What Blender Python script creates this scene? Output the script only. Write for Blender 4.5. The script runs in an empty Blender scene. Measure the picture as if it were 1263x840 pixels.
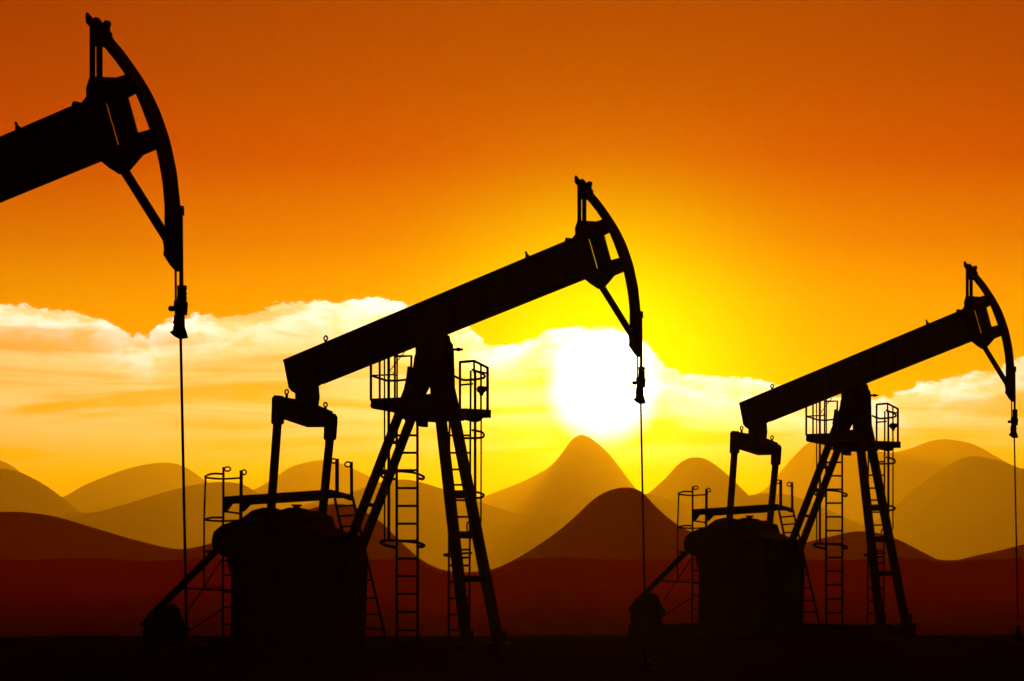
import bpy, math, random
from mathutils import Vector, noise
from mathutils.geometry import tessellate_polygon
random.seed(7)
R = math.radians
S = bpy.context.scene
COL = S.collection
# ------------------------------------------------------------------ camera
F, CX, HY, CH = 4000.0, 631.5, 683.5, 2.12      # focal length in photo pixels, optical axis column, horizon row, eye height
cam = bpy.data.cameras.new('camera'); co = bpy.data.objects.new('camera', cam); COL.objects.link(co)
cam.sensor_width = 36.0; cam.lens = 36.0 * F / 1263.0
cam.shift_y = (HY - 420.0) / 1263.0
cam.clip_start = 0.5; cam.clip_end = 90000
co.location = (0, 0, CH); co.rotation_euler = (R(90), 0, 0)
S.camera = co
# ------------------------------------------------------------------ view and sampling
S.view_settings.view_transform = 'Standard'; S.view_settings.look = 'None'
S.view_settings.exposure = 0; S.view_settings.gamma = 1; S.view_settings.use_curve_mapping = False
S.render.engine = 'CYCLES'
S.cycles.use_denoising = True
S.cycles.max_bounces = 4; S.cycles.volume_bounces = 0
# ------------------------------------------------------------------ sky
SUN_AZ, SUN_EL = math.atan((745 - CX) / F), math.atan((HY - 478) / F)
w = bpy.data.worlds.new('World'); S.world = w; w.use_nodes = True
NT = w.node_tree; NT.nodes.clear()


def N(t, **k):
    n = NT.nodes.new(t)
    for a, b in k.items(): setattr(n, a, b)
    return n


def put(sock, v):
    if isinstance(v, bpy.types.NodeSocket): NT.links.new(v, sock)
    else: sock.default_value = v


def M(op, a, b=0.0, c=0.0, clamp=False):
    n = N('ShaderNodeMath', operation=op); n.use_clamp = clamp
    put(n.inputs[0], a); put(n.inputs[1], b)
    if len(n.inputs) > 2: put(n.inputs[2], c)
    return n.outputs[0]


def smooth(v, lo, hi, a=0.0, b=1.0):
    n = N('ShaderNodeMapRange', interpolation_type='SMOOTHSTEP')
    put(n.inputs['Value'], v)
    n.inputs['From Min'].default_value = lo; n.inputs['From Max'].default_value = hi
    n.inputs['To Min'].default_value = a; n.inputs['To Max'].default_value = b
    return n.outputs['Result']


def mixc(f, a, b, mode='MIX'):
    n = N('ShaderNodeMix', data_type='RGBA', blend_type=mode)
    put(n.inputs[0], f); put(n.inputs[6], a); put(n.inputs[7], b)
    return n.outputs[2]


def curve(v, pts, lo, hi, ylo, yhi):
    """value -> value through a float curve"""
    x = M('DIVIDE', M('SUBTRACT', v, lo), hi - lo, clamp=True)
    n = N('ShaderNodeFloatCurve'); c = n.mapping.curves[0]
    P = [((a - lo) / (hi - lo), (b - ylo) / (yhi - ylo)) for a, b in pts]
    c.points[0].location = P[0]; c.points[1].location = P[-1]
    for p in P[1:-1]: c.points.new(*p)
    n.mapping.update(); put(n.inputs['Value'], x)
    return M('ADD', M('MULTIPLY', n.outputs[0], yhi - ylo), ylo)


tc = N('ShaderNodeTexCoord'); sx = N('ShaderNodeSeparateXYZ'); NT.links.new(tc.outputs['Generated'], sx.inputs[0])
dx, dy, dz = sx.outputs
hor = M('SQRT', M('ADD', M('MULTIPLY', dx, dx), M('MULTIPLY', dy, dy)))
el = M('ARCTAN2', dz, hor)                        # elevation, radians
az = M('ARCTAN2', dx, dy)                         # azimuth from north, radians
V = M('SUBTRACT', HY, M('MULTIPLY', el, F))       # elevation and azimuth on a 1/4000 rad scale
U = M('ADD', M('MULTIPLY', az, F), CX)
# clear sky: red overhead, orange lower, gold at the horizon
ramp = N('ShaderNodeValToRGB'); cr = ramp.color_ramp
NT.links.new(M('DIVIDE', M('ADD', V, 2600), 3300, clamp=True), ramp.inputs[0])
stops = [(-2600, (.26, .016, .006)), (-900, (.34, .006, .0)), (-200, (.28, .0, .0)), (0, (.25, .0, 0)), (100, (.31, .0, 0)),
         (200, (.44, .0, 0)), (300, (.60, .12, 0)), (370, (.80, .27, 0)), (460, (.95, .38, .0)), (560, (1.0, .54, .0)), (700, (1.0, .50, .0))]
e0 = cr.elements; e0[0].position = 0; e0[0].color = (*stops[0][1], 1)
e0[1].position = 1; e0[1].color = (*stops[-1][1], 1)
for v_, c_ in stops[1:-1]:
    q = e0.new((v_ + 2600) / 3300); q.color = (*c_, 1)
clear = ramp.outputs[0]
# clouds: two banks low over the horizon
nz = N('ShaderNodeTexNoise'); nz.noise_dimensions = '2D'
cv = N('ShaderNodeCombineXYZ'); put(cv.inputs[0], M('MULTIPLY', U, 1 / 85)); put(cv.inputs[1], M('MULTIPLY', V, 1 / 40)); NT.links.new(cv.outputs[0], nz.inputs[0])
nz.inputs['Scale'].default_value = 1; nz.inputs['Detail'].default_value = 6; nz.inputs['Roughness'].default_value = .6
st = N('ShaderNodeTexNoise'); st.noise_dimensions = '2D'
cs = N('ShaderNodeCombineXYZ'); put(cs.inputs[0], M('ADD', M('MULTIPLY', U, 1 / 330), M('MULTIPLY', V, 1 / 500))); put(cs.inputs[1], M('MULTIPLY', V, 1 / 34)); NT.links.new(cs.outputs[0], st.inputs[0])
st.inputs['Scale'].default_value = 1; st.inputs['Detail'].default_value = 4; st.inputs['Distortion'].default_value = .5
lump = M('MULTIPLY', M('SUBTRACT', nz.outputs[0], .5), 60)
fn = N('ShaderNodeTexNoise'); fn.noise_dimensions = '2D'
cf = N('ShaderNodeCombineXYZ'); put(cf.inputs[0], M('MULTIPLY', U, 1 / 22)); put(cf.inputs[1], M('MULTIPLY', V, 1 / 14)); NT.links.new(cf.outputs[0], fn.inputs[0])
fn.inputs['Scale'].default_value = 1; fn.inputs['Detail'].default_value = 5; fn.inputs['Roughness'].default_value = .6
top = curve(U, [(-700, 400), (-200, 372), (0, 378), (60, 382), (112, 389), (150, 408), (182, 418), (192, 404), (235, 391), (300, 384), (350, 374), (425, 370), (500, 378),
                (580, 402), (615, 424), (652, 418), (690, 404), (760, 408), (830, 455), (890, 466), (935, 470), (1010, 484), (1060, 492), (1110, 482), (1160, 468), (1210, 458), (1270, 440), (1600, 400), (2000, 430)], -700, 2000, 300, 600)
below = M('SUBTRACT', M('ADD', M('ADD', V, M('MULTIPLY', lump, .38)), M('MULTIPLY', M('SUBTRACT', fn.outputs[0], .5), 17)), top)           # how far under the cloud top
edge = smooth(below, -.5, 4)
fade = smooth(V, 505, 592, 1, 0)
rim = smooth(below, 0, 75, 1, 0)
dens = M('ADD', M('MULTIPLY', smooth(st.outputs[0], .35, .60, .16, 1), .76), M('MULTIPLY', rim, .5), clamp=True)
dens = M('ADD', dens, M('MULTIPLY', M('SUBTRACT', nz.outputs[0], .5), .35), clamp=True)
front = smooth(dy, 0.2, .7)
cloud = M('MULTIPLY', M('MULTIPLY', M('MULTIPLY', edge, fade), dens), front)
ccol = mixc(M('MULTIPLY', rim, smooth(nz.outputs[0], .35, .6)), (1.08, .86, .33, 1), (1.5, 1.38, 1.15, 1))
du = M('SUBTRACT', U, CX + SUN_AZ * F); dv = M('SUBTRACT', V, HY - SUN_EL * F)
d2 = M('ADD', M('MULTIPLY', du, du), M('MULTIPLY', dv, dv))
near = M('ADD', M('MULTIPLY', M('EXPONENT', M('MULTIPLY', d2, -1 / (2 * 170.0 ** 2))), .6), 1.0)      # cloud close to the sun is lit through
nv = N('ShaderNodeCombineXYZ'); put(nv.inputs[0], near); put(nv.inputs[1], near); put(nv.inputs[2], near)
ccol = mixc(1.0, ccol, nv.outputs[0], 'MULTIPLY')
sky = mixc(cloud, clear, ccol)
# the sun behind thin cloud: wide yellow aureole and a burnt-out core
g1 = M('EXPONENT', M('MULTIPLY', d2, -1 / (2 * 122.0 ** 2)))
g2 = smooth(M('SQRT', d2), 80, 42)
g1 = M('MULTIPLY', g1, front); g2 = M('MULTIPLY', g2, front)
aure = mixc(g1, (0, 0, 0, 1), (.4, 1.15, .0, 1))
core = mixc(g2, (0, 0, 0, 1), (2.6, 2.6, 2.4, 1))
sky = mixc(1.0, mixc(1.0, sky, aure, 'ADD'), core, 'ADD')
# behind the viewer the sky is already dusky
dusk = smooth(dy, -.5, .55, .07, 1)
sky = mixc(1.0, sky, dusk, 'MULTIPLY')
ns = N('ShaderNodeTexSky'); ns.sky_type = 'NISHITA'; ns.sun_disc = False
ns.sun_elevation = SUN_EL; ns.sun_rotation = SUN_AZ
sky = mixc(1.0, sky, mixc(1.0, ns.outputs[0], (.003, .0, 0, 1), 'MULTIPLY'), 'ADD')
bg = N('ShaderNodeBackground'); NT.links.new(sky, bg.inputs[0]); bg.inputs[1].default_value = 1.0
wo = N('ShaderNodeOutputWorld'); NT.links.new(bg.outputs[0], wo.inputs[0])
w.cycles.sampling_method = 'MANUAL'; w.cycles.sample_map_resolution = 4096
# ------------------------------------------------------------------ sun
sl = bpy.data.lights.new('sun', 'SUN'); so = bpy.data.objects.new('sun', sl); COL.objects.link(so)
sl.energy = .76; sl.angle = R(.5); sl.color = (1.0, .40, .0)
so.rotation_euler = (Vector((math.sin(SUN_AZ) * math.cos(SUN_EL), math.cos(SUN_AZ) * math.cos(SUN_EL), math.sin(SUN_EL)))).to_track_quat('Z', 'Y').to_euler()


# ------------------------------------------------------------------ materials
def mat(name, c1, c2, scale, rough=.8, spec=.0, bump=.0, metal=0.0, coord='Object'):
    m = bpy.data.materials.new(name); m.use_nodes = True; t = m.node_tree; b = t.nodes['Principled BSDF']
    tcn = t.nodes.new('ShaderNodeTexCoord')
    n = t.nodes.new('ShaderNodeTexNoise'); n.inputs['Scale'].default_value = scale; n.inputs['Detail'].default_value = 6
    t.links.new(tcn.outputs[coord], n.inputs[0])
    r = t.nodes.new('ShaderNodeValToRGB'); r.color_ramp.elements[0].position = .35; r.color_ramp.elements[1].position = .65
    r.color_ramp.elements[0].color = (*c1, 1); r.color_ramp.elements[1].color = (*c2, 1)
    t.links.new(n.outputs[0], r.inputs[0]); t.links.new(r.outputs[0], b.inputs['Base Color'])
    b.inputs['Roughness'].default_value = rough; b.inputs['Specular IOR Level'].default_value = spec; b.inputs['Metallic'].default_value = metal
    if bump:
        bn = t.nodes.new('ShaderNodeBump'); bn.inputs['Strength'].default_value = bump; bn.inputs['Distance'].default_value = .02
        t.links.new(n.outputs[0], bn.inputs['Height']); t.links.new(bn.outputs[0], b.inputs['Normal'])
    return m


STEEL = mat('black_painted_steel', (.003, .003, .003), (.006, .005, .004), 3, .7, .03, .1)
IRON = mat('oily_cast_iron', (.0025, .0025, .0025), (.006, .005, .004), 6, .75, .02, .2)
ROPE = mat('wire_rope', (.006, .006, .006), (.012, .011, .010), 30, .7, .05)
CONC = mat('oil_stained_concrete', (.006, .005, .004), (.012, .009, .007), 2, .95, 0, .3)
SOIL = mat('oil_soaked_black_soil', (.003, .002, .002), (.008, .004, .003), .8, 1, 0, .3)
RED_FADE = mat('red_desert_soil_painted_fade', (.33, .006, .001), (.40, .009, .002), .02, 1, 0)
_t = RED_FADE.node_tree; _b = _t.nodes['Principled BSDF']; _o = _b.inputs['Base Color'].links[0].from_socket        # slope's fade into darkness, painted into the soil colour towards its foot
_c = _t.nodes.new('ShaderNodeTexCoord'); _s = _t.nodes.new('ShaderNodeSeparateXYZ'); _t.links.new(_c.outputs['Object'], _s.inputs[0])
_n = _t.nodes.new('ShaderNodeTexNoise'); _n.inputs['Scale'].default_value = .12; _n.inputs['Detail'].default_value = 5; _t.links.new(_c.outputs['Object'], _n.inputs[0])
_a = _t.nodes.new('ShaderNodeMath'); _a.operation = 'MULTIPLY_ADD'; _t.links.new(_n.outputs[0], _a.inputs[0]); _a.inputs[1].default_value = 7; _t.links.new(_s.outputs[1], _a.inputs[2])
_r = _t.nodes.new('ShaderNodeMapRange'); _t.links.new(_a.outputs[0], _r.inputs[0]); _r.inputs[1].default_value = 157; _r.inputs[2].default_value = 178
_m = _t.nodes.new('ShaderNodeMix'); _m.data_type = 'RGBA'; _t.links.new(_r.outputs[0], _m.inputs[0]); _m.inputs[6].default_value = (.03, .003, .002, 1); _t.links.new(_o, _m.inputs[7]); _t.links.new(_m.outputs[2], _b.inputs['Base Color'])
RED = mat('red_desert_soil', (.33, .006, .001), (.40, .009, .002), .02, 1, 0)
HILL = mat('bare_hill_earth', (.36, .14, .02), (.46, .19, .03), .002, 1, 0)


# ------------------------------------------------------------------ setting
def tag(o, label=None, cat=None, group=None, kind=None):
    for k, v in (('label', label), ('category', cat), ('group', group), ('kind', kind)):
        if v: o[k] = v
    return o


def mesh_obj(name, vs, fs, m, parent=None, smoothed=False):
    me = bpy.data.meshes.new(name); me.from_pydata([tuple(v) for v in vs], [], fs); me.materials.append(m); me.update()
    if smoothed: me.polygons.foreach_set('use_smooth', [True] * len(me.polygons))
    o = bpy.data.objects.new(name, me); COL.objects.link(o)
    if parent: o.parent = parent
    return o


def cat_interp(pts, x):
    """smooth (Catmull-Rom in x, monotone enough) interpolation"""
    if x <= pts[0][0]: return pts[0][1]
    if x >= pts[-1][0]: return pts[-1][1]
    for i in range(len(pts) - 1):
        if pts[i][0] <= x <= pts[i + 1][0]: break
    x0, y0 = pts[i]; x1, y1 = pts[i + 1]; h = x1 - x0
    ma = (y1 - pts[i - 1][1]) / (x1 - pts[i - 1][0]) if i > 0 else (y1 - y0) / h
    mb = (pts[i + 2][1] - y0) / (pts[i + 2][0] - x0) if i + 2 < len(pts) else (y1 - y0) / h
    t = (x - x0) / h
    return (2*t**3 - 3*t*t + 1)*y0 + (t**3 - 2*t*t + t)*h*ma + (-2*t**3 + 3*t*t)*y1 + (t**3 - t*t)*h*mb


def lin(a, b, n): return [a + (b - a) * i / (n - 1) for i in range(n)]


def hills(name, D, prof, base, front, back, m, rough=0.0, n=460, x0=-700, x1=1950):
    """a ridge at distance D whose crest follows prof, falling to base in front and behind: real terrain, not a card"""
    cols = lin(x0, x1, n)
    ts = [-1, -.85, -.7, -.55, -.42, -.3, -.2, -.12, -.06, -.025, 0, .03, .08, .16, .3, .5, .75, 1]
    vs, fs = [], []
    for t in ts:
        y = D + (t * front if t < 0 else t * back)
        for c in cols:
            x = (c - CX) / F * D
            crest = CH + (HY - cat_interp(prof, c)) / F * D
            s = .5 + .5 * math.cos(math.pi * abs(t)) if abs(t) < 1 else 0
            z = base + (crest - base) * s
            if rough:
                z += rough * noise.fractal(Vector((x / D * 40, y / D * 40, D)), .9, 2.1, 4) * (0.25 + min(1, abs(t) * 4))
            vs.append((x, y, z))
    for j in range(len(ts) - 1):
        for i in range(n - 1):
            a = j * n + i; fs.append((a, a + 1, a + n + 1, a + n))
    o = mesh_obj(name, vs, fs, m, smoothed=True); tag(o, kind='structure'); return o


NEAR = [(-700, 640), (-560, 690), (-400, 655), (-250, 680), (-120, 668), (-50, 642), (0, 633), (25, 631.5), (60, 636), (100, 648), (150, 663), (200, 675), (232, 677), (265, 671), (300, 660),
        (340, 644), (385, 629), (415, 622), (440, 626), (466, 642), (490, 666), (514, 687.5), (538, 700.5), (562, 705), (586, 705), (608, 702), (641, 686.7), (667, 670), (691, 653),
        (715, 632), (731, 616.5), (750, 605.7), (768, 602), (784, 605), (799, 621), (817, 638), (835, 650), (880, 668), (930, 675), (990, 670), (1030, 661), (1066, 656), (1104, 677), (1130, 686.5),
        (1167, 691), (1203, 688.6), (1240, 680), (1270, 673), (1340, 655), (1450, 640), (1600, 680), (1780, 650), (1950, 670)]
MID = [(-700, 600), (-500, 640), (-300, 600), (-150, 625), (-60, 588), (0, 579), (14, 579.5), (29, 585), (48, 596), (67, 610), (83, 624), (97, 631.5), (112, 633), (133, 630.5), (167, 621), (202, 610), (228, 602),
       (255, 596.5), (278, 595), (300, 598), (320, 611), (338, 625), (355, 630), (376, 624), (405, 615), (438, 607), (465, 597), (495, 592), (512, 593.5), (545, 603), (597, 621), (640, 634), (677, 637),
       (714, 633), (750, 624), (785, 611), (800, 609.5), (836, 620), (870, 623), (895, 620), (925, 611), (947, 608.5), (972, 611.5), (1016, 630), (1050, 645), (1070, 648), (1104, 628), (1137, 599), (1167, 577), (1185, 566),
       (1198, 563), (1222, 569), (1243, 577), (1270, 579), (1330, 584), (1420, 620), (1550, 590), (1700, 630), (1950, 600)]
MID2 = [(-700, 640), (700, 645), (770, 625), (800, 608), (822, 589), (840, 570), (855, 564.5), (870, 568), (888, 582), (910, 604), (930, 622), (960, 640), (1950, 645)]
FAR = [(-700, 590), (-400, 620), (-200, 590), (-60, 560), (0, 568), (30, 590), (70, 612), (90, 611), (115, 597), (143, 585), (167, 577), (190, 572), (214, 571.5), (230, 577), (250, 591), (280, 606), (310, 606), (340, 591),
       (360, 577), (383, 570), (400, 568), (419, 571), (436, 578), (452, 586), (490, 604), (530, 616), (565, 617), (596, 613), (620, 604), (643, 595), (662, 585.5), (679, 575), (693, 559),
       (703, 545), (712, 537.5), (720, 537), (731, 543), (748, 558), (765, 579.5), (781, 601), (800, 622), (840, 635), (900, 625), (946, 602), (961, 586), (983, 560), (996, 547), (1015, 540), (1040, 545), (1070, 555), (1090, 558),
       (1105, 557.5), (1123, 553), (1141, 546), (1159, 542), (1178, 544), (1196, 549), (1214, 560), (1233, 571), (1270, 590), (1340, 610), (1500, 570), (1700, 600), (1950, 570)]
hills('far_hills', 15500, FAR, -110, 3000, 2800, HILL, 4)
hills('olive_hill', 11000, MID2, -110, 2500, 2200, HILL, 4)
hills('middle_hills', 8300, MID, -105, 2200, 1700, HILL, 2.5)
hills('near_hills', 560, NEAR, -8, 215, 200, RED, .07)
FOOT = [(x_, max(689.5 + 3.5 * noise.noise(Vector((x_ / 130.0, 2, 0))) + 1.2 * math.sin(x_ / 23.0), cat_interp(NEAR, x_) + 2.5)) for x_ in range(-700, 1951, 15)]
hills('foothill', 200, FOOT, -7, 95, 70, RED_FADE, .05, n=520)


def ground_z(x, y):
    b = 84 + 3 * noise.noise(Vector((x / 60, 0, 3))) + 1.2 * noise.noise(Vector((x / 9, 1, 5)))
    t = max(0, y - b)
    z = -(t * t) * .012 if t < 20 else -4.8 - (t - 20) * .1
    z = max(z, -9.0)
    if y > 1250: z = -9 - 90 * min(1, (y - 1250) / 2200)
    return z + (.05 * noise.fractal(Vector((x / 4, y / 4, 0)), .8, 2.0, 4) if 0 < y < 110 else 0)


xs = [-11400, -5400, -2500, -1000, -400, -150, -80] + lin(-50, 50, 201) + [80, 150, 400, 1000, 2500, 5400, 11400]
ys = [-2000, -500, -100, 0, 15] + lin(25, 110, 171) + [125, 145, 300, 700, 1250, 1700, 2300, 3450, 8000, 15000, 22800]
vs = [(x, y, ground_z(x, y)) for y in ys for x in xs]; n = len(xs)
fs = [(j * n + i, j * n + i + 1, (j + 1) * n + i + 1, (j + 1) * n + i) for j in range(len(ys) - 1) for i in range(n - 1)]
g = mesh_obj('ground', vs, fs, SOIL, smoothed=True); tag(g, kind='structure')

# haze
hm = bpy.data.materials.new('haze'); hm.use_nodes = True; t = hm.node_tree; t.nodes.clear()
pv = t.nodes.new('ShaderNodeVolumePrincipled'); oo = t.nodes.new('ShaderNodeOutputMaterial'); t.links.new(pv.outputs[0], oo.inputs['Volume'])
pv.inputs['Color'].default_value = (.97, .95, .30, 1); pv.inputs['Density'].default_value = .000048; pv.inputs['Anisotropy'].default_value = .78
bx = [(x, y, z) for z in (-130, 585) for y in (-2050, 23000) for x in (-11500, 11500)]
hz = mesh_obj('haze', bx, [(0, 2, 3, 1), (4, 5, 7, 6), (0, 1, 5, 4), (2, 6, 7, 3), (0, 4, 6, 2), (1, 3, 7, 5)], hm); tag(hz, 'thin golden haze over the desert', 'haze', kind='stuff')

# ------------------------------------------------------------------ pumpjack, modelled in its own frame
# local x runs along the walking beam towards the head, local y across it, z up; photo measurements are
# laid on vertical planes y = w of the machine, so every piece has its own true place and depth
AL, D0 = R(38), 63.0
OX, OY = (560 - CX) / F * D0, D0


def pt(px, py, w):
    a = (px - CX) / F; s, c = math.sin(AL), math.cos(AL)
    Y = (w + OX * s + OY * c) / (a * s + c)
    return Vector(((a * Y - OX) * c - (Y - OY) * s, w, CH + (HY - py) / F * Y))


class MB:
    def __init__(self): self.v = []; self.f = []

    def prism(self, px, w0, w1, holes=()):
        """photo-pixel outline on the plane halfway between w0 and w1, given that real thickness"""
        wm = (w0 + w1) / 2; loops = [[pt(x, y, wm) for x, y in L] for L in (px, *holes)]
        flat = [p for L in loops for p in L]; b = len(self.v); k = len(flat)
        for ww in (w0, w1): self.v += [Vector((p.x, ww, p.z)) for p in flat]
        for tri in tessellate_polygon([[Vector((p.x, p.z, 0)) for p in L] for L in loops]):
            self.f.append(tuple(b + i for i in tri)); self.f.append(tuple(b + k + i for i in reversed(tri)))
        o = 0
        for L in loops:
            m = len(L)
            for i in range(m): self.f.append((b + o + i, b + o + (i + 1) % m, b + k + o + (i + 1) % m, b + k + o + i))
            o += m
        return self

    def box(self, x0, x1, y0, y1, z0, z1):
        b = len(self.v)
        self.v += [Vector((x, y, z)) for z in (z0, z1) for y in (y0, y1) for x in (x0, x1)]
        self.f += [tuple(b + i for i in q) for q in ((0, 2, 3, 1), (4, 5, 7, 6), (0, 1, 5, 4), (2, 6, 7, 3), (0, 4, 6, 2), (1, 3, 7, 5))]
        return self

    def bar(self, p, q, a, b_=None, taper=1.0):
        """rectangular steel section from p to q, a across the machine, b_ in its plane"""
        b_ = b_ or a; d = (q - p).normalized(); s = Vector((0, 1, 0))
        if abs(d.dot(s)) > .9: s = Vector((1, 0, 0))
        n1 = (s - d * d.dot(s)).normalized(); n2 = d.cross(n1); k = len(self.v)
        for c, f in ((p, 1), (q, taper)):
            for i, j in ((-1, -1), (1, -1), (1, 1), (-1, 1)): self.v.append(c + n1 * (a / 2 * i * f) + n2 * (b_ / 2 * j * f))
        self.f += [(k, k + 1, k + 2, k + 3), (k + 7, k + 6, k + 5, k + 4)] + [(k + i, k + 4 + i, k + 4 + (i + 1) % 4, k + (i + 1) % 4) for i in range(4)]
        return self

    def tube(self, pts, r, n=8, closed=False):
        pts = [Vector(p) for p in pts]; k = len(self.v); m = len(pts); prev = None
        for i, p in enumerate(pts):
            a = pts[(i - 1) % m] if (closed or i) else p; c = pts[(i + 1) % m] if (closed or i < m - 1) else p
            d = (c - a).normalized()
            s = prev if prev is not None else (Vector((0, 0, 1)) if abs(d.z) < .8 else Vector((1, 0, 0)))
            n1 = (s - d * d.dot(s)).normalized(); prev = n1; n2 = d.cross(n1); rr = r[i] if isinstance(r, (list, tuple)) else r
            for j in range(n):
                t_ = 2 * math.pi * j / n; self.v.append(p + n1 * (rr * math.cos(t_)) + n2 * (rr * math.sin(t_)))
        for i in range(m if closed else m - 1):
            for j in range(n):
                a = k + i * n + j; c = k + i * n + (j + 1) % n; d = k + ((i + 1) % m) * n
                self.f.append((a, c, d + (j + 1) % n, d + j))
        if not closed:
            self.f.append(tuple(k + j for j in reversed(range(n)))); self.f.append(tuple(k + (m - 1) * n + j for j in range(n)))
        return self

    def ring(self, c, ru, rz, r, n=16):
        return self.tube([c + Vector((ru * math.cos(2 * math.pi * i / n), 0, rz * math.sin(2 * math.pi * i / n))) for i in range(n)], r, 6, True)

    def cyl(self, c, r, half, n=28, axis='y'):
        d = Vector((0, half, 0)) if axis == 'y' else (Vector((0, 0, half)) if axis == 'z' else Vector((half, 0, 0)))
        return self.tube([c - d, c + d], r, n)

    def build(self, name, m=None, parent=None):
        return mesh_obj(name, self.v, self.f, m or STEEL, parent)


def P(*a): return [pt(*q) for q in a]


def curvepts(pts, k=6):
    """Catmull-Rom through 3D points"""
    out = []; n = len(pts)
    for i in range(n - 1):
        p0 = pts[max(i - 1, 0)]; p1 = pts[i]; p2 = pts[i + 1]; p3 = pts[min(i + 2, n - 1)]
        for j in range(k):
            t = j / k
            out.append(.5 * ((2 * p1) + (p2 - p0) * t + (2 * p0 - 5 * p1 + 4 * p2 - p3) * t * t + (3 * p1 - p0 - 3 * p2 + p3) * t ** 3))
    return out + [pts[-1]]


def eye(parent, px, py, w, r=2.9):
    c = pt(px, py, w); k = r / 63.4
    o = MB().ring(c, k, k, .018).cyl(c - Vector((0, 0, k + .05)), .03, .06, 8, 'z').build('lifting_eye', IRON, parent)


ROOT = bpy.data.objects.new('pumpjack', None); COL.objects.link(ROOT)
# --- walking beam
ytop = lambda x: 444.3 - .4203 * (x - 349.7) + 2.2
ybot = lambda x: 474.9 - .4055 * (x - 398.6) - 2.2
beam = MB().prism([(356, ytop(356) + 2.5), (702, ytop(702) + 2.5), (716, 318), (722, 341), (714, 344.5), (600, ybot(600) - 2.5), (399, ybot(399) - 2.5), (387, 477), (365, 479)], -.11, .11)
beam.prism([(355.5, ytop(355.5)), (702, ytop(702)), (703, ytop(703) + 2.8), (356, ytop(356) + 3)], -.16, .16)
beam.prism([(391, ybot(391) - 6), (718, ybot(718) - 3), (719, ybot(719)), (393, ybot(393) - 1.5)], -.16, .16)
beam.prism([(355.5, 445), (359, 445), (366, 480), (362, 479)], -.15, .15)
for x in range(390, 700, 34):
    beam.prism([(x, ytop(x) + 3), (x + 2, ytop(x) + 3), (x + 2, ybot(max(x, 402)) - 3), (x, ybot(max(x, 402)) - 3)], -.15, -.112)
    beam.prism([(x, ytop(x) + 3), (x + 2, ytop(x) + 3), (x + 2, ybot(max(x, 402)) - 3), (x, ybot(max(x, 402)) - 3)], .112, .15)
beam = beam.build('walking_beam', STEEL, ROOT)
eye(beam, 401.8, 417.2, 0)
MB().bar(pt(650.5, 320, 0), pt(650.2, 314, 0), .06, .05).bar(pt(650.3, 315, 0), pt(648.2, 310.5, 0), .03).build('beam_peg', IRON, beam)
MB().prism([(698, 300), (698.8, 295), (700, 293.2), (703, 293.5), (704.5, 295), (706, 297), (709, 292), (711, 296), (709, 301)], -.05, .05).build('head_latch', IRON, beam)
MB().prism([(362, 478), (366, 483), (370.5, 485.5), (370.5, 494), (372, 500), (386, 503), (388, 490), (387, 477), (386, 474)], -.16, .16).build('tail_bearing', IRON, beam)
# --- horse head
head = MB()
outer = [(728, 231), (730.5, 236), (741.5, 249), (752.4, 264.3), (760, 276), (766.7, 288), (772.5, 300.5), (777.4, 314), (781.5, 327), (784.5, 340.5), (787.2, 354), (788.8, 368), (790.3, 383), (790.8, 404), (791.3, 440)]
inner = [(718, 236), (727, 249), (735, 259), (743, 270.5), (752, 286.5), (758, 301), (764.3, 318), (767, 326), (769.8, 335), (773, 350), (775.5, 365), (777.2, 384), (777.3, 404), (777, 421), (788, 438)]
# curved rope track: a plate that follows the arc, .28 m across
k = 1.9
tr = MB(); b0 = 0
arc = curvepts([pt(x - (5.2 if y < 400 else (4 if y < 430 else 1.8)), y, 0) for x, y in outer[1:]], 4)
for i, p in enumerate(arc):
    d = (arc[min(i + 1, len(arc) - 1)] - arc[max(i - 1, 0)]).normalized(); nn = Vector((d.z, 0, -d.x))
    if nn.x > 0: nn = -nn
    hw_ = .13 if p.z > pt(790, 398, 0).z else .13 - .10 * (pt(790, 398, 0).z - p.z) / .63
    for a, ww in ((0, -hw_), (0, hw_), (.06, hw_), (.06, -hw_)): tr.v.append(Vector((p.x, ww, p.z)) + nn * a)
for i in range(len(arc) - 1):
    for j in range(4): tr.f.append((4 * i + j, 4 * i + (j + 1) % 4, 4 * i + 4 + (j + 1) % 4, 4 * i + 4 + j))
m4 = 4 * len(arc); tr.f += [(0, 1, 2, 3), (m4 - 1, m4 - 2, m4 - 3, m4 - 4)]
hb = MB()
shr = 1.2
so_ = [(x - 6.5, y) for x, y in outer]; si_ = [(x + shr, y) for x, y in inner]
hb.prism(so_[:1] + so_[1:13] + [(786, 404), (788, 430), (787, 436), (778.5, 424), (778.3, 404)] + si_[11::-1][0:11] + [(719, 237)], -.05, .05)
headm = hb.prism([(713, 271.6), (723, 272.4), (736, 273), (744.5, 270.3), (756, 284.5), (744.8, 290.3), (753.2, 321), (767.5, 317.3), (773, 333.5), (757.5, 340), (745, 354.5), (738, 356.3), (729, 350.4), (721, 343.6),
                  (700, 344), (700, 299), (705.5, 295), (710.2, 289), (709.8, 282)], -.022, .022, holes=[[(725.6, 295), (727.6, 294.6), (738, 331), (736, 331.4)]]).build('horse_head', STEEL, ROOT)
tr.build('rope_track', STEEL, headm)
MB().bar(pt(714.6, 228, -.05), pt(714.6, 275, -.05), .055).build('rear_post', STEEL, headm)
MB().bar(pt(720.6, 228, .05), pt(720.6, 275, .05), .06).build('rear_post', STEEL, headm)
MB().prism([(713.5, 228), (714, 246), (722, 246), (728.5, 248), (732, 240), (728, 232), (720, 226), (715, 222)], -.03, .03).build('top_gusset', STEEL, headm)
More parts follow.
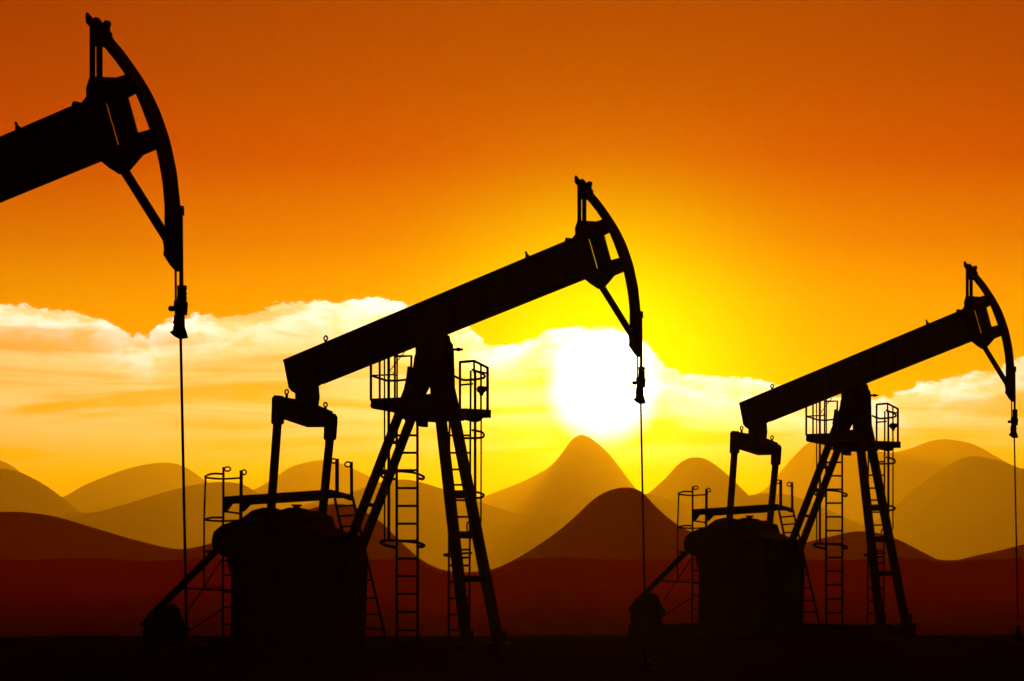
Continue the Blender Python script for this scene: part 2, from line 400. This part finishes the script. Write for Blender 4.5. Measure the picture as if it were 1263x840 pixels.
MB().prism([(709.5, 219.5), (710.2, 216.5), (713, 220), (716, 222.5), (718, 220.6), (720.5, 222.5), (722, 225), (725, 226), (729, 229.5), (728.8, 232.5), (731.5, 235.5), (729, 237), (718, 232), (712.5, 228.5), (709.8, 225.5)], -.025, .025) \
    .cyl(pt(727.2, 226.7, 0), .047, .03, 12).build('rope_anchor', IRON, headm)
MB().bar(pt(742.5, 354, 0), pt(779.5, 413.5, 0), .07, .105).build('head_strut', STEEL, headm)
MB().prism([(774.8, 403), (789.5, 403), (790.6, 430), (790, 437.5), (786, 439), (782.5, 435), (776.8, 426), (777.5, 421)], -.04, .04).build('tip_plate', STEEL, headm)
MB().bar(pt(790.9, 384, .05), pt(791.3, 392, .05), .07, .035).build('rope_clip', IRON, headm)
# --- bridle, carrier and polished rod
br = MB(); br.tube(P((786, 436, -.06), (786.2, 468, -.04)), .016, 6); br.tube(P((791, 385, .0), (791.4, 430, 0), (791.6, 466, 0)), .02, 6)
br.tube(P((789.9, 436, .04), (789.8, 466, .04)), .014, 6)
br = br.build('bridle_rope', ROPE, ROOT)
cl = MB()
for y, r in ((454.5, 4.0), (459, 3.6), (463.5, 4.0)): cl.cyl(pt(791.4, y, 0), r / 63.4, .03, 12, 'z')
cl.prism([(788.6, 453), (793.6, 453), (794.8, 455), (793.6, 457), (794.8, 459.5), (793.2, 462), (794, 466), (788.5, 466)], -.03, .03)
cl.prism([(785.6, 466), (787, 464.5), (794.6, 466), (795.5, 468), (794.7, 478), (786.4, 478), (786.2, 473.4), (785.4, 472.5)], -.03, .03)
cl.prism([(785.5, 478), (792.6, 478), (792.8, 488), (794.5, 493), (795.6, 497.6), (790, 498.5), (785.4, 496), (782, 492.6), (784.6, 491), (785.6, 486), (784.6, 484.5), (785.6, 482)], -.03, .03)
cl.cyl(pt(782.6, 472.3, 0), .036, .03, 12).bar(pt(783, 472.3, 0), pt(787, 472, 0), .02)
cl = cl.build('carrier_clamp', IRON, ROOT)
rod = MB().tube(P((790.3, 496, 0), (796.2, 790, 0)), .0185, 8).build('polished_rod', STEEL, ROOT)
# --- equalizer and pitman arms
EW = .82
eq = MB()
for (a, b) in (((-.82), (.82)),):
    A = [pt(344.5, 489.5, -EW), pt(344.5, 514, -EW), pt(383, 527, .1), pt(400, 527, EW), pt(407, 508, EW), pt(391, 501, .3), pt(371, 494, -.3)]
    kk = len(eq.v)
    for s in (-.09, .09): eq.v += [p + Vector((s, 0, 0)) for p in A]
    n7 = 7
    eq.f += [tuple(range(kk, kk + 7)), tuple(reversed(range(kk + 7, kk + 14)))] + [(kk + i, kk + (i + 1) % 7, kk + 7 + (i + 1) % 7, kk + 7 + i) for i in range(7)]
eqo = eq.build('equalizer', STEEL, ROOT)
eye(eqo, 353.6, 483.4, -.6); eye(eqo, 401.4, 499.3, .66)
for wv, knee, hx, hy0, hy1, bx_, by_ in ((-EW, 0, 342.6, 488, 523.6, 334, 634), (EW, 0, 407.2, 510, 543, 396.6, 645)):
    pm = MB().bar(pt(hx - .2, hy1 - 4, wv), pt(bx_, by_, wv), .125, .125).build('pitman_arm', STEEL, ROOT)
    x0, x1 = hx - 6.2, hx + 6.2
    sk = -1.5 if wv > 0 else 0
    MB().prism([(x0 + 1, hy0 + 3), (x0 + 4, hy0 - .5), (x1 - 2, hy0), (x1 + 1, hy0 + 4), (x1 + 1, hy0 + 12), (x1 - .5, hy1 - 2), (x1 - 2.5, hy1), (x0 + 1.5, hy1), (x0, hy1 - 2)], wv - .05, wv + .05).build('wrist_bearing', IRON, pm)
    MB().cyl(pt(bx_, by_, wv), .1, .12, 16).build('crank_pin', IRON, pm)
# --- gearbox, cranks, pedestal
MB().prism([(308, 655), (318, 640), (345, 634), (352, 630), (372, 630), (390, 637), (394, 650), (408, 656), (424, 660), (431, 672), (431, 705), (303, 705), (303, 672)], -.5, .5).build('gearbox', IRON, ROOT)
MB().prism([(355, 631), (356, 627), (364, 626.2), (364, 624.6), (361.8, 624), (361.8, 622.2), (370, 622.2), (370, 624), (367.5, 625), (368, 626.5), (377, 628), (378, 634)], -.06, .06).build('filler_cap', IRON, ROOT)
cr1 = MB().prism([(326, 640), (330, 626), (338, 626), (345, 634), (365, 690), (345, 700)], -.70, -.58).build('crank', IRON, ROOT)
MB().prism([(266, 667), (268.5, 656), (278, 648), (294, 642.5), (306, 638), (318, 634), (330, 645), (352, 680), (344, 712), (318, 712), (296, 696), (285, 688), (274, 682.5), (267, 675)], -.98, -.74).build('counterweight', IRON, cr1)
cr2 = MB().prism([(392, 645), (392, 634), (400, 634), (404, 645), (410, 690), (385, 700)], .58, .70).build('crank', IRON, ROOT)
MB().prism([(300, 650), (305, 637.5), (316, 629.5), (330, 626), (339, 627.5), (344, 630), (352, 628.6), (361, 626), (374, 628), (388, 635), (398, 640.5), (405, 642.5), (406, 651), (410, 690), (330, 710)], .74, .98).build('counterweight', IRON, cr2)
ped = MB().prism([(318, 703), (422, 672), (424, 700), (421, 800), (318, 800)], -.74, .74).build('pedestal', STEEL, ROOT)
MB().prism([(406, 662), (446, 662), (449, 690), (446, 800), (406, 800)], -.1, .1).build('pedestal_stiffener', STEEL, ped)
# --- walkway over the gearbox
wk = MB().prism([(278.5, 612.4), (329, 609), (392, 604.8), (407, 603.8), (430, 609.8), (436, 616.5), (433, 617.5), (425, 614.5), (407, 614.5), (392, 617.5), (308, 622.6), (300, 631), (298, 631), (298, 621), (286, 621.5), (279.5, 630), (278.5, 630)], .02, .1)
wk = wk.prism([(300, 611.5), (392, 606), (392, 609), (300, 614.5)], -.25, .25).build('walkway', STEEL, ROOT)


def ladder(pA, pB, qA, qB, ys_, r, parent, rr=.020, name='ladder'):
    """rails pA-pB and qA-qB (pixel, pixel, w); rungs at fractions ys_"""
    A, B, C, D = P(pA, pB, qA, qB)
    L = MB().tube([A, B], r, 8).tube([C, D], r, 8).build(name, STEEL, parent)
    for f in ys_: MB().tube([A.lerp(B, f), C.lerp(D, f)], rr, 6).build('rung', STEEL, L)
    return L


def rungfr(y0, y1, ys_): return [(y - y0) / (y1 - y0) for y in ys_]


# tail ladder with its cage
lt = ladder((275.6, 576, -.28), (274.8, 797, -.28), (297.5, 580, .28), (296.5, 797, .28), rungfr(578, 797, [632, 653, 675, 692, 709.7, 730.7, 749, 770]), .024, ROOT)
MB().tube(P((253.6, 588, -.1), (251.7, 640, -.1), (251.7, 724, -.1)), .02, 6).tube(P((251.7, 724, -.1), (274.8, 724, -.28)), .012, 6).build('cage_strip', STEEL, lt)
for y in (587.5, 640.5, 680):
    h = 3.2 if y < 600 else (2.2 if y < 660 else .8)
    MB().tube(curvepts(P((276, y - h * .9, -.28), (262, y - h, -.34), (253.2, y, -.12), (257, y + h * .6, .0), (275, y + h, .15), (297, y + h * .6, .28))), .022, 6).build('cage_hoop', STEEL, lt)
MB().ring(pt(280.6, 578.5, -.28), .085, .045, .017).build('hand_loop', STEEL, lt)
MB().ring(pt(301, 582.5, .28), .065, .05, .017).build('hand_loop', STEEL, lt)
MB().bar(pt(297.6, 580, .28), pt(297, 640, .28), .05).build('hand_post', STEEL, lt)
# slanted ladder at the walkway's other end
ls = ladder((412.9, 615, -.25), (452, 795, -.25), (434.8, 613, .25), (477.5, 795, .25), rungfr(615, 795, [625, 637, 650, 663, 678, 696, 716.5, 738.5, 758, 776]), .028, ROOT)
MB().bar(pt(415.7, 565.7, -.22), pt(415.7, 612, -.22), .055).build('hand_post', STEEL, ls)
MB().bar(pt(433.4, 569.5, .22), pt(433.8, 616, .22), .045).build('hand_post', STEEL, ls)
MB().ring(pt(411.8, 568.6, -.22), .065, .045, .017).build('hand_loop', STEEL, ls)
MB().ring(pt(429, 572.8, .22), .08, .05, .017).build('hand_loop', STEEL, ls)
# --- motor and belt drive
mot = MB().cyl(pt(208, 765, .0), .2, .2, 28).cyl(pt(208, 765, -.24), .15, .05, 20).prism([(178, 784), (182, 769), (196, 760), (203, 748), (212, 745), (219, 751), (221, 761), (227, 769), (233, 777), (224, 786), (224, 800), (184, 800)], -.07, .07)
mot = mot.build('motor', IRON, ROOT)
for i in range(9): MB().cyl(pt(208, 765, -.2 + i * .05), .215, .009, 28).build('cooling_fin', IRON, mot)
MB().bar(pt(270, 676, -.3), pt(190, 756, -.3), .07, .13).prism([(188, 752), (194, 762), (184, 770), (176, 774), (174.5, 769), (180, 763)], -.34, -.26).cyl(pt(300, 690, -.3), .42, .03, 28).build('belt_guard', STEEL, ROOT)
fr = MB().tube(P((273.5, 690, .1), (230.7, 756, .1)), .016, 6).tube(P((235, 776.8, .1), (272, 753, .1)), .018, 6).tube(P((226, 725.5, .1), (300, 729, .1)), .022, 6)
fr.bar(pt(288, 697, 0), pt(286.5, 797, 0), .06).build('drive_frame', STEEL, ROOT)
# --- Samson post
sp = MB().prism([(518, 423), (530, 415), (545, 411.5), (549, 414), (550.5, 421), (553, 424), (554.5, 434), (554.5, 462), (549, 468), (518, 468), (515, 452), (518, 436)], -.14, .14)
sp.prism([(512, 440), (514, 434), (559, 434), (560.3, 478), (566, 503), (572, 519), (536, 521), (500, 519), (496, 489), (500, 476), (510.5, 452)], -.025, .025, holes=[[(524.6, 486.5), (531, 474), (531.8, 485.5)]])
sp = sp.build('samson_post', STEEL, ROOT)
MB().cyl(pt(531, 424, 0), .14, .2, 20).bar(pt(550, 424.5, 0), pt(556.5, 424, 0), .05, .04).bar(pt(551, 431.3, 0), pt(570, 431, 0), .06, .045).cyl(pt(565.5, 431, 0), .038, .03, 10).build('saddle_bearing', IRON, sp)
LEGS = [((503.5, 482), (429, 675), -.2, -.2), ((520.5, 482), (442, 686), .2, .2), ((540.6, 488), (576, 800), -.25, -.46), ((555, 486), (616.5, 802), .25, .46)]
for (a, b, w0, w1) in LEGS:
    lg = MB().bar(pt(*a, w0), pt(*b, w1), .135 if b[1] < 700 else .162, .135 if b[1] < 700 else .162).build('leg', STEEL, sp)
    if b[1] > 790: MB().box(pt(*b, w1).x - .17, pt(*b, w1).x + .17, w1 - .17, w1 + .17, .33, .40).bar(pt(b[0] - .5, 778, w1), pt(*b, w1), .2, .2).build('foot_plate', STEEL, lg)
for f in (.17, .36, .56, .8): MB().bar(pt(504, 482, -.2).lerp(pt(437, 656, -.2), f), pt(519.5, 482, .2).lerp(pt(444, 672, .2), f * .93), .06, .07).build('cross_tie', STEEL, sp)
for y, h in ((611, .16), (661, .14), (715, .12)):
    f = (y - 488) / 313
    MB().bar(pt(540.6, 488, -.25).lerp(pt(576, 800, -.46), f), pt(555, 486, .25).lerp(pt(616.5, 802, .46), f), .06, h).build('cross_tie', STEEL, sp)
MB().ring(pt(578, 650, .3), .045, .1, .018).build('cable_loop', ROPE, sp)
# --- service platform
zn, zf = 5.12, 4.965
pf = MB().box(-.95, .0, -1.38, -.36, zn - .17, zn).box(-.95, .0, .34, 1.16, zf - .16, zf).box(-.22, -.12, -.35, .33, zf - .16, zf).box(-.9, -.8, -.35, .33, zf - .10, zf)
pf = pf.build('platform', STEEL, ROOT)
MB().prism([(458, 500), (498, 500), (498, 513), (487, 509), (460, 504)], -1.28, -1.2).build('deck_bracket', STEEL, pf)
MB().prism([(516, 512), (524, 519), (524, 527), (517, 525)], -.1, .1).build('deck_bracket', STEEL, pf)
MB().prism([(572, 514), (596, 512), (592, 519), (586, 521), (573, 518)], .8, .88).build('deck_bracket', STEEL, pf)


def rail(pts, r=.017, name='handrail', smooth_=False):
    q = P(*pts); MB().tube(curvepts(q) if smooth_ else q, r * 1.15, 6).build(name, STEEL, pf)


WN = -1.3
for x, y, r in ((457.5, 448, .024), (468.3, 440, .02), (487, 436, .02), (489.8, 436, .016)):
    rail([(x, y, WN), (x, 494, WN)], r, 'rail_post')
rail([(457.5, 463, WN), (466, 466, WN), (477.6, 469.5, WN), (490, 469.5, WN), (504, 468, WN)], .02, 'mid_rail')
rail([(457.5, 463.2, WN), (487, 462, WN)], .014, 'mid_rail')
rail([(487, 439.5, WN), (507.5, 439, WN), (506.8, 472, WN)], .022, 'top_rail')
rail([(499, 434, WN), (481, 457, WN), (490, 464, WN)], .009, 'slack_wire')
MB().prism([(503.8, 452), (507.5, 452), (507.5, 474), (500, 476), (501.5, 470)], -1.32, -1.26).build('gate_plate', STEEL, pf)
# cage strips of the near ladder run up past the deck
la = ladder((489.3, 505, -1.2), (489.3, 797, -1.2), (514.8, 505, -1.05), (515.3, 797, -1.05), rungfr(505, 797, [515.5, 537, 558.5, 580, 602, 624, 646, 667, 689, 710.5, 732.5, 755, 777.5]), .026, ROOT, .023)
MB().tube(P((474.2, 441, -1.4), (474.4, 668, -1.4)), .017, 6).build('cage_strip', STEEL, la)
MB().tube(P((479.4, 439, -1.4), (479.6, 668, -1.4)), .03, 6).build('cage_strip', STEEL, la)
MB().tube(curvepts(P((489.4, 590.5, -1.2), (478, 591, -1.3), (470.5, 587, -1.45), (474, 583, -1.55), (489, 581.3, -1.6), (505, 582.3, -1.6), (514, 584, -1.55), (522.5, 588, -1.35), (521, 591, -1.15), (514.8, 589.5, -1.05))), .026, 6).build('cage_hoop', STEEL, la)
MB().tube(curvepts(P((489.4, 675.6, -1.2), (476, 672.5, -1.3), (469.3, 669, -1.45), (476, 666.6, -1.55), (495, 667.2, -1.6), (515, 669.3, -1.55), (523, 672.6, -1.35), (520, 674.4, -1.15), (514.8, 673.5, -1.05))), .03, 6).build('cage_hoop', STEEL, la)
# far side rails
WF = 1.1
rail([(567.3, 447, WF), (567.3, 506, WF)], .024, 'rail_post'); rail([(584.8, 445, WF), (584.8, 460, WF)], .02, 'rail_post')
rail([(601.4, 453, WF - .1), (601.4, 511, WF - .1)], .026, 'rail_post'); rail([(593.2, 449, WF), (593.2, 508, WF)], .018, 'rail_post')
rail([(567, 446.7, WF), (584.8, 445.2, WF), (601.6, 453.6, WF - .1)], .024, 'top_rail')
rail([(567, 475, WF), (583, 473.4, WF)], .017, 'mid_rail')
rail([(584, 457, WF), (601.6, 460.5, WF - .1)], .017, 'mid_rail')
MB().cyl(pt(593.6, 480.4, 1.0), .07, .06, 14).prism([(589.5, 478), (599, 476.5), (599, 482), (596, 484), (594.6, 488), (592.8, 488), (592, 484), (589.8, 482.6)], .97, 1.03).build('floodlight', IRON, pf)
# far ladder
lf = ladder((554.5, 505, .85), (553.2, 797, .85), (580.6, 457, .95), (578.8, 797, .95), [], .021, ROOT)
A, B, C, D = P((554.5, 505, .85), (553.2, 797, .85), (580.3, 505, .95), (578.8, 797, .95))
for y in (516, 537, 558.5, 579, 598, 617, 637.5, 657.5, 678, 697.5, 717.5, 738, 758, 777):
    f = (y - 505) / 292
    MB().tube([A.lerp(B, f), C.lerp(D, f)], .021, 6).build('rung', STEEL, lf)
MB().tube(P((586, 456, 1.1), (586, 645, 1.1)), .03, 6).build('cage_strip', STEEL, lf)
MB().tube(P((593.6, 459, 1.15), (593.2, 645, 1.15)), .017, 6).build('cage_strip', STEEL, lf)
for pts in ([(560.5, 464, .8), (567, 467, .85), (575, 468.8, .9), (594, 466.7, 1.0), (598, 463.8, 1.1), (594, 460.5, 1.2), (582.4, 456, 1.2)],
            [(567, 540.5, .85), (573, 540.5, .9), (592, 540, 1.0), (596.8, 537.5, 1.1), (594, 533, 1.2), (582.4, 530.5, 1.2)],
            [(557, 608.5, .85), (575, 613, .9), (591, 614, 1.0), (596.8, 611, 1.1), (592, 608, 1.2), (582, 606, 1.2)]):
    MB().tube(curvepts(P(*pts)), .024, 6).build('cage_hoop', STEEL, lf)
MB().tube(curvepts(P((580, 687.5, .95), (565, 688, .85), (553, 686, .85), (547.5, 684.6, .9), (553, 683.4, 1.0), (582, 682, 1.1))), .022, 6).build('cage_hoop', STEEL, lf)


def children(o): return [c for c in bpy.data.objects if c.parent is o]


def tree_copy(o, parent=None):
    c = o.copy(); COL.objects.link(c); c.parent = parent
    for ch in KIDS.get(o.name, []): tree_copy(ch, c)
    return c


KIDS = {}
for o in list(bpy.data.objects):
    if o.parent: KIDS.setdefault(o.parent.name, []).append(o)
# --- wellhead and plinth
WH = bpy.data.objects.new('wellhead', None); COL.objects.link(WH)
wx, wz = pt(796.3, 795, 0).x, 0
c = Vector((wx, 0, 0))
MB().cyl(c + Vector((0, 0, .24)), .055, .17, 14, 'z').cyl(c + Vector((0, 0, .05)), .13, .09, 16, 'z').cyl(c + Vector((0, 0, -.15)), .2, .15, 16, 'z').build('stuffing_box', IRON, WH)
vw = MB().tube([c + Vector((.02 * 0, .16 * math.cos(a), .18 + .09 * math.sin(a))) for a in [i * math.pi / 8 for i in range(16)]], .016, 6, True)
vw.bar(c + Vector((0, -.16, .18)), c + Vector((0, .16, .18)), .02).build('hand_wheel', IRON, WH)
MB().box(wx - .5, wx + .5, -.5, .5, -.3, -.02).build('cellar_slab', CONC, WH)
PL = MB().box(-5.6, .62, -1.0, 1.0, -.5, .33).box(-7.6, -5.61, -.9, .9, -.5, .25).build('concrete_plinth', CONC)
tag(PL, kind='structure')
places = [((OX, OY, 0), -AL), ((-8.16184, 44.23571, 0), -.52207388), ((8.98958, 81.18513, 0), -.80795081)]
labels = ['black pumpjack silhouetted in the middle, sun beside its head', 'largest black pumpjack, only its head and forward beam reaching in at the left edge',
          'smallest black pumpjack, whole against the hills at the far right']
wl = ['low black wellhead under the rod of the middle pumpjack', 'low black wellhead under the rod of the largest pumpjack at left', 'low black wellhead with hand wheel under the right pumpjack, at right edge']
KIDS[WH.name] = [o for o in bpy.data.objects if o.parent is WH]
for i, (loc, rz) in enumerate(places):
    for proto, lb, ct, gr in ((ROOT, labels[i], 'pumpjack', 'pumpjacks in a row across the oilfield'), (WH, wl[i], 'wellhead', 'wellheads under the pumpjacks'), (PL, None, None, None)):
        o = proto if i == 0 else tree_copy(proto)
        o.location = loc; o.rotation_euler = (0, 0, rz)
        tag(o, lb, ct, gr)
